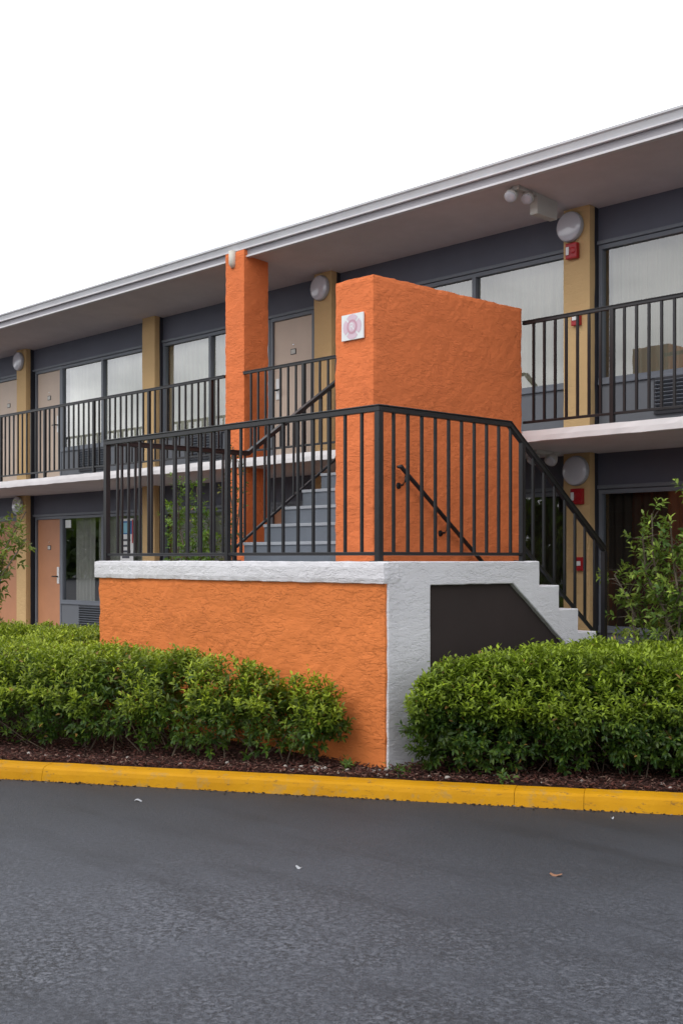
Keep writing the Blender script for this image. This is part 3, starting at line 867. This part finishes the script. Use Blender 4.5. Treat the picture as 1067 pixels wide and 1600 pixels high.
def hedge(label, poly, ztop, zbot, n, group, seed_o, c_old, c_new, height_fn=None, tuck=.42):
    h = thing('hedge', label, 'hedge', (sum(p[0] for p in poly) / len(poly), sum(p[1] for p in poly) / len(poly), 0), group)
    arr = np.array(poly); lo, hi = arr.min(0), arr.max(0)
    P = np.zeros((0, 2))
    while len(P) < n * 6:
        q = rng.uniform(lo, hi, (n * 6, 2)); P = np.r_[P, q[in_poly(q, poly)]]
    P = P[:n * 6]
    d_, dr = poly_dist(P, poly)
    top = ztop + .04 * nz(P[:, 0], P[:, 1], 1.5, seed_o) + .06 * nz(P[:, 0], P[:, 1], 4.5, seed_o + 5)
    if height_fn is not None: top = top * height_fn(P)
    lump = .05 * nz(P[:, 0] + 3, P[:, 1], 2.6, seed_o + 21)
    edge = np.clip((d_ - .06 + lump) / .34, 0, 1); top = zbot + (top - zbot) * (1 - .38 * (1 - edge) ** 2.2)
    zz = rng.uniform(0, 1, len(P)) ** .62
    z = zbot + (top - zbot) * zz
    und = np.clip((z - zbot) / .28, 0, 1)
    inset = tuck * .34 * (1 - und) ** 1.5 + .13 * np.clip(.25 + nz(P[:, 0] + z, P[:, 1] - z, 3.4, seed_o + 9), 0, 1) + lump.clip(0, 1) * .6
    side = d_ - inset
    s = np.minimum(np.maximum(side, 0), np.maximum(top - z, 0))
    gapn = nz(P[:, 0] * 1.0 + z * .7, P[:, 1] - z * .5, 3.3, seed_o + 2)
    p = np.exp(-s / .085) * (side > 0) * (gapn > -.24) * np.clip(.25 + 1.1 * und + .9 * nz(P[:, 0], P[:, 1], 3.0, seed_o + 31), 0, 1) + .05 * (side > 0)
    keep = rng.uniform(0, 1, len(P)) < p
    idx = np.nonzero(keep)[0]; rng.shuffle(idx); idx = idx[:n]
    P, z, d_, dr, top, s, side = P[idx], z[idx], d_[idx], dr[idx], top[idx], s[idx], side[idx]
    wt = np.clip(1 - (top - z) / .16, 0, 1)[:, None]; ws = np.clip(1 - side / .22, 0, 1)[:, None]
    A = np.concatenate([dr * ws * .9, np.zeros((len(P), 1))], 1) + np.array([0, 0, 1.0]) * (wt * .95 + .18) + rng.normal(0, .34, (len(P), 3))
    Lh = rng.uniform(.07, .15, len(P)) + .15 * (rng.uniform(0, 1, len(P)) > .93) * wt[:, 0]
    tip = np.clip(.10 + .66 * wt[:, 0] + .12 * nz(P[:, 0], P[:, 1], 2.0, seed_o + 3), 0, 1)  # lower leaves darker: older growth, with the hedge's inner shade painted in
    Pr = np.c_[P, z] - unit(A) * (Lh * .7)[:, None]
    V, F, C = sprigs(Pr, A, Lh, 9, .052, c_old, c_new, tip)
    org = WL[h.name]
    fo = raw_mesh('foliage', V, F, 'leaf', h, 'leafcol', C, org); fo['kind'] = 'stuff'
    # woody stems under the leaves
    sm = MB(); step = .24
    cx, cy = np.meshgrid(np.arange(lo[0], hi[0], step), np.arange(lo[1], hi[1], step)); Q = np.c_[cx.ravel(), cy.ravel()] + rng.uniform(-.08, .08, (cx.size, 2))
    Q = Q[in_poly(Q, poly)]
    dq, _ = poly_dist(Q, poly); Q = Q[dq > .14]
    for q in Q:
        for k in range(rng.integers(1, 4)):
            a = rng.uniform(0, 6.28); L_ = rng.uniform(.28, .6); sp_ = rng.uniform(.12, .55)
            p0 = Vector((q[0], q[1], -.03)); p1 = p0 + Vector((math.cos(a) * sp_ * .4 + rng.normal(0, .03), math.sin(a) * sp_ * .4 + rng.normal(0, .03), L_ * .42)); p2 = p0 + Vector((math.cos(a) * sp_, math.sin(a) * sp_, L_ * rng.uniform(.6, 1)))
            if not in_poly(np.array([[p2.x, p2.y]]), poly)[0]: continue
            r0 = rng.uniform(.003, .007)
            sm.tube([p0, p1, p2], [r0, r0 * .8, r0 * .4], 5, False)
    so = obj('stem', sm, 'twig', h); so['kind'] = 'stuff'
    return h

OLD_SHADED, NEW = (.036, .085, .012), (.37, .45, .026)  # dark tone is old leaves plus painted shade of the interior
def right_taper(P):
    t = np.clip((-6.05 - P[:, 0]) / 1.0, 0, 1); return .90 + .10 * t
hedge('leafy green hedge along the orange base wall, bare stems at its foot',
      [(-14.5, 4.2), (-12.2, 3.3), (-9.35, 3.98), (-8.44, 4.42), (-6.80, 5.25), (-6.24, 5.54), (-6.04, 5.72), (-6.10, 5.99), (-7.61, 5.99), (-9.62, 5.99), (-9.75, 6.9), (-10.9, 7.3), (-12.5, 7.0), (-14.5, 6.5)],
      .745, .03, 18000, 'clipped hedges by the kerb', 3.1, OLD_SHADED, NEW, right_taper)
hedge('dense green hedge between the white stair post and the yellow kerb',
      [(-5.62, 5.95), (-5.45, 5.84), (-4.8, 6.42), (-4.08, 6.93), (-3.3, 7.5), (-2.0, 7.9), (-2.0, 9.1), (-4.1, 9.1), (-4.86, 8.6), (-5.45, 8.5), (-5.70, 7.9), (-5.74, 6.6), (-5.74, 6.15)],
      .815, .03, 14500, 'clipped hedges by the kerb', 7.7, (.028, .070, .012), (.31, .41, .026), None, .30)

def shrub(label, base, stems, leafs, csets, name='shrub', lsize=.06, per=26, spread=.16, cat='shrub', group=None, bare=.35):
    """stems: list of polylines (offsets from base); leaves gather in clumps along the upper part of each"""
    t = thing(name, label, cat, base, group); b = Vector(base); sm = MB(); P, A = [], []
    for st_ in stems:
        pts = [b + Vector(p) for p in st_]; n = len(pts)
        sm.tube(pts, [.016 * (1 - .75 * i / (n - 1)) + .002 for i in range(n)], 6, False)
        for i in range(n - 1):
            for k in range(per):
                f = (i + random.random()) / (n - 1)
                if f < bare: continue
                j = min(n - 2, int(f * (n - 1))); q = pts[j].lerp(pts[j + 1], f * (n - 1) - j)
                dv = Vector((random.gauss(0, 1), random.gauss(0, 1), random.gauss(.35, .8))).normalized()
                r_ = random.uniform(.02, spread) * (1.1 - .5 * f)
                e = q + dv * r_
                if r_ > .07: sm.tube([q, q.lerp(e, .5) + Vector((0, 0, .01)), e], [.004, .003, .0015], 4, False)
                P.append(e); A.append(dv + Vector((0, 0, .35)))
    so = obj('stem', sm, 'bark', t); so['kind'] = 'stuff'
    P = np.array(P); A = np.array(A); Lh = rng.uniform(.06, .12, len(P))
    V, F, C = sprigs(P, A, Lh, leafs, lsize, csets[0], csets[1], rng.uniform(.1, 1.0, len(P)))
    fo = raw_mesh('foliage', V, F, 'leaf2', t, 'leafcol', C, b); fo['kind'] = 'stuff'
    return t
def stem(x, y, z, n=5, j=.05): return [(x * (i / n) ** 1.3 + random.gauss(0, j) * (0 < i), y * (i / n) ** 1.3 + random.gauss(0, j) * (0 < i), z * i / n) for i in range(n + 1)]

shrub('open upright shrub with pale curled leaves rising behind the hedge by brown doors', (-11.55, 5.55, 0),
      [stem(.25, .35, 1.80), stem(.5, .55, 1.98), stem(-.2, .2, 1.85), stem(.05, .4, 1.6), stem(.62, .50, 1.7), stem(.15, .1, 1.95), stem(.38, .3, 1.5), stem(-.1, .45, 1.9)], 7, ((.10, .14, .03), (.30, .35, .07)), lsize=.068, per=16, spread=.17, bare=.45)
shrub('tall thin-stemmed green shrub beside the foot of the stairs', (-5.38, 9.15, 0),
      [stem(.1, .15, 2.05), stem(-.34, -.05, 1.7), stem(.38, .1, 1.9), stem(-.16, .25, 1.4), stem(.3, -.2, 1.6), stem(-.62, .02, 1.35), stem(.55, .3, 2.2), stem(.0, -.1, 1.8), stem(.7, .1, 1.8), stem(-.36, .2, 1.9), stem(.2, .35, 2.1), stem(-.55, .15, 1.1)], 8, ((.07, .15, .025), (.36, .47, .08)), lsize=.066, per=14, spread=.25, bare=.28)
shrub('bushy lime green shrub seen through the landing railing beside the stair', (-10.85, 8.0, 0),
      [stem(.1, .1, 2.3), stem(-.3, .0, 2.35), stem(.3, .1, 1.8), stem(.0, .3, 2.0), stem(-.55, .1, 2.1)], 7, ((.06, .15, .02), (.24, .36, .05)), lsize=.055, per=26, spread=.17, bare=.45)
shrub('wiry climber with olive leaves growing up the orange column', (-11.75, 9.35, .02),
      [stem(-.3, .12, 2.4, 7, .06), stem(.12, .1, 2.7, 7, .06), stem(-.1, .05, 2.9, 7, .05)], 5, ((.05, .07, .015), (.18, .18, .04)), name='climber', lsize=.055, per=8, spread=.13, bare=.45, cat='climber')

# trees across the parking lot (seen mirrored in the ground floor glass)
n = 16000
tx = rng.uniform(-95, 40, n); crown = 4.9 + 1.3 * nz(tx, tx * 0, .16, 4.4) + .9 * nz(tx, tx * 0, .6, 9.1)
tz = rng.uniform(0, 1, n) ** .8 * crown; ty = -30 + rng.normal(0, 1.3, n)
V, F, C = leaves_at(np.c_[tx, ty, tz + RZ], rng.normal(size=(n, 3)), rng.normal(size=(n, 3)), rng.uniform(.7, 1.5, n), np.array([(.035, .06, .018)]) * rng.uniform(.5, 1.6, (n, 1)))
tag(raw_mesh('tree_line', V, F, 'leaf2', None, 'leafcol', C), 'dark line of trees across the parking lot, mirrored in the ground floor glass', 'trees', kind='stuff')

# small plants at the foot of the hedges
def weed(label, x, y, n=7):
    t = thing('weed', label, 'weed', (x, y, 0), 'weeds in the mulch')
    P = np.tile(np.array([[x, y, .01]]), (n, 1)) + rng.normal(0, .02, (n, 3)) * np.array([1, 1, .1])
    A = np.c_[rng.normal(0, .6, (n, 2)), np.full(n, .8)]
    V, F, C = sprigs(P, A, rng.uniform(.05, .13, n), 6, .045, (.04, .10, .02), (.14, .22, .04), rng.uniform(.2, 1, n))
    fo = raw_mesh('foliage', V, F, 'leaf2', t, 'leafcol', C, (x, y, 0)); fo['kind'] = 'stuff'
weed('small weed at the orange foot of the base wall corner', -6.03, 5.83)
weed('small weed against the white stair post', -5.62, 5.93, 6)
weed('small weed at the foot of the dense hedge beside a kerb crack', -4.95, 6.22, 6)

# mulch chips and pebbles
n = 15000
t_ = rng.uniform(-4, 6.2, n); w_ = rng.uniform(0, 1, n) ** 1.4 * 1.3 + .012
ch_p = np.array([[*(kerb_pt(a)[0] + kerb_pt(a)[1] * b)] for a, b in zip(t_, w_)])
ok = ~((ch_p[:, 1] > Y0 - .02) & (ch_p[:, 0] < X0 + .02)); ch_p = ch_p[ok]; n = len(ch_p)
L_ = rng.uniform(.012, .045, n); W_ = rng.uniform(.004, .012, n); H_ = rng.uniform(.003, .007, n)
box = np.array([(x, y, z) for x in (-.5, .5) for y in (-.5, .5) for z in (-.5, .5)], np.float32)
bf = np.array([(0, 1, 3, 2), (4, 6, 7, 5), (0, 4, 5, 1), (2, 3, 7, 6), (0, 2, 6, 4), (1, 5, 7, 3)], np.int32)
ang = rng.uniform(0, 6.28, n); tilt = rng.normal(0, .35, n)
bx = box[None] * np.stack([L_, W_, H_], 1)[:, None]
x1 = bx[:, :, 0] * np.cos(tilt)[:, None] - bx[:, :, 2] * np.sin(tilt)[:, None]; z1 = bx[:, :, 0] * np.sin(tilt)[:, None] + bx[:, :, 2] * np.cos(tilt)[:, None]
xx = x1 * np.cos(ang)[:, None] - bx[:, :, 1] * np.sin(ang)[:, None]; yy = x1 * np.sin(ang)[:, None] + bx[:, :, 1] * np.cos(ang)[:, None]
zg = rng.uniform(.004, .032, n)
V = np.stack([xx + ch_p[:, :1], yy + ch_p[:, 1:2], z1 + zg[:, None]], 2).reshape(-1, 3)
F = (bf[None] + (np.arange(n) * 8)[:, None, None]).reshape(-1, 4)
pal = np.array([(.07, .026, .020), (.11, .040, .030), (.045, .020, .016), (.16, .085, .065), (.09, .045, .038), (.25, .17, .13)])
C = np.repeat((pal[rng.choice(6, n, p=[.26, .24, .2, .14, .12, .04])] * rng.uniform(.7, 1.3, (n, 1)))[:, None], 8, 1).reshape(-1, 3)
o = raw_mesh('mulch_chips', V, F, 'chip', None, 'chipcol', C); tag(o, 'reddish brown bark mulch chips covering the planting bed', 'mulch', kind='stuff')

def chips(name, label, cat, pts, zg, lo, hi, pal, pr):
    n = len(pts)
    L_ = rng.uniform(lo, hi, n); W_ = L_ * rng.uniform(.2, .6, n); H_ = rng.uniform(.002, .006, n)
    an = rng.uniform(0, 6.28, n); b3 = box[None] * np.stack([L_, W_, H_], 1)[:, None]
    X_ = b3[:, :, 0] * np.cos(an)[:, None] - b3[:, :, 1] * np.sin(an)[:, None]; Y_ = b3[:, :, 0] * np.sin(an)[:, None] + b3[:, :, 1] * np.cos(an)[:, None]
    V = np.stack([X_ + pts[:, :1], Y_ + pts[:, 1:2], b3[:, :, 2] + zg[:, None]], 2).reshape(-1, 3)
    F = (bf[None] + (np.arange(n) * 8)[:, None, None]).reshape(-1, 4)
    C = np.repeat((np.array(pal)[rng.choice(len(pal), n, p=pr)] * rng.uniform(.7, 1.3, (n, 1)))[:, None], 8, 1).reshape(-1, 3)
    return tag(raw_mesh(name, V, F, 'chip', None, 'chipcol', C), label, cat, kind='stuff')
n = 900
t_ = rng.uniform(-4, 6.2, n); ww = rng.exponential(.016, n)
dens = np.array([noise.noise(Vector((a * 1.7, 2.2, 0))) for a in t_]); kp = dens + rng.uniform(-.5, .5, n) > -.15
gp3 = np.array([[*(kerb_pt(a)[0] - kerb_pt(a)[1] * (.208 + b))] for a, b in zip(t_[kp], ww[kp])])
chips('gutter_grit', 'dark grit and leaf crumbs along the foot of the yellow kerb', 'grit', gp3, RZ + rng.uniform(.002, .008, len(gp3)), .004, .020,
      [(.03, .024, .02), (.06, .04, .03), (.10, .06, .035), (.22, .19, .16)], [.45, .3, .2, .05])

def pebble_mb(r, sq=.6, sd=0):
    bm = bmesh.new(); bmesh.ops.create_icosphere(bm, subdivisions=2, radius=1)
    mb = MB()
    for v in bm.verts:
        k = 1 + .28 * noise.noise(v.co * 1.4 + Vector((sd * 3.7, 0, 0))); v.co = Vector((v.co.x * r * k, v.co.y * r * .75 * k, v.co.z * r * sq * k))
    bm.verts.ensure_lookup_table()
    mb.v = [tuple(v.co) for v in bm.verts]; mb.f = [tuple(v.index for v in f.verts) for f in bm.faces]; bm.free(); return mb
peb = []
for s_ in range(4):
    me = mesh_from('pebble', pebble_mb(.016, .6, s_), (0, 0, 0), smooth=True); me.materials.append(M['stone']); peb.append(me)
for k in range(46):
    t = random.uniform(-.2, 4.9) if k > 16 else random.uniform(2.2, 3.0)
    p, nn = kerb_pt(t); q = p + nn * random.uniform(.03, .26)
    if q.y > Y0 - .05 and q.x < X0: continue
    o = share('pebble', peb[k % 4], None, (q.x, q.y, .016)); s_ = random.uniform(.5, 1.35); o.scale = (s_, s_, s_); o.rotation_euler = (0, 0, random.uniform(0, 6))
    tag(o, 'pale pebble lying in the mulch behind the yellow kerb', 'pebble', 'pebbles in the mulch')

# litter on the asphalt
def scrap(name, label, x, y, L, W, mat, cat, up=.004, rot=0):
    mb = MB(); n = 6
    for i in range(n + 1):
        f = i / n; w = W * math.sin(math.pi * (.12 + .76 * f)) * (1 + .3 * noise.noise(Vector((x * 9 + i, y, 0))))
        zz = RZ + up + .006 * math.sin(f * 5 + x)
        a = (f - .5) * L
        for s_ in (-1, 1):
            X_ = x + a * math.cos(rot) - s_ * w / 2 * math.sin(rot); Y_ = y + a * math.sin(rot) + s_ * w / 2 * math.cos(rot)
            mb.v += [(X_, Y_, zz + (.003 if s_ > 0 else 0)), (X_, Y_, zz + .0015 + (.003 if s_ > 0 else 0))]
    for i in range(n):
        a = i * 4; b = a + 4
        mb.f += [(a, b, b + 2, a + 2), (a + 1, a + 3, b + 3, b + 1), (a, a + 1, b + 1, b), (a + 2, b + 2, b + 3, a + 3)]
    mb.f += [(0, 2, 3, 1), (n * 4, n * 4 + 1, n * 4 + 3, n * 4 + 2)]
    return tag(obj(name, mb, mat, None, at=(x, y, RZ)), label, cat)
LIT = [('paper_scrap', 'larger torn white paper scrap on the asphalt near the hedge side kerb', -6.55, 4.42, .05, .022, 'paper', 'litter', .7),
       ('paper_scrap', 'oval white paper scrap alone in the middle of the asphalt', -4.56, 4.06, .035, .022, 'paper', 'litter', .3),
       ('paper_scrap', 'tiny white paper fleck on the asphalt close to the kerb crack', -4.10, 6.22, .022, .014, 'paper', 'litter', 1.2),
       ('dead_leaf', 'curled brown dead leaf lying on the dark asphalt', -3.56, 4.90, .065, .028, 'deadleaf', 'leaf', .2)]
for nm_, lb, x, y, L, W, mt, ct, ro in LIT: scrap(nm_, lb, x, y, L, W, mt, ct, rot=ro)
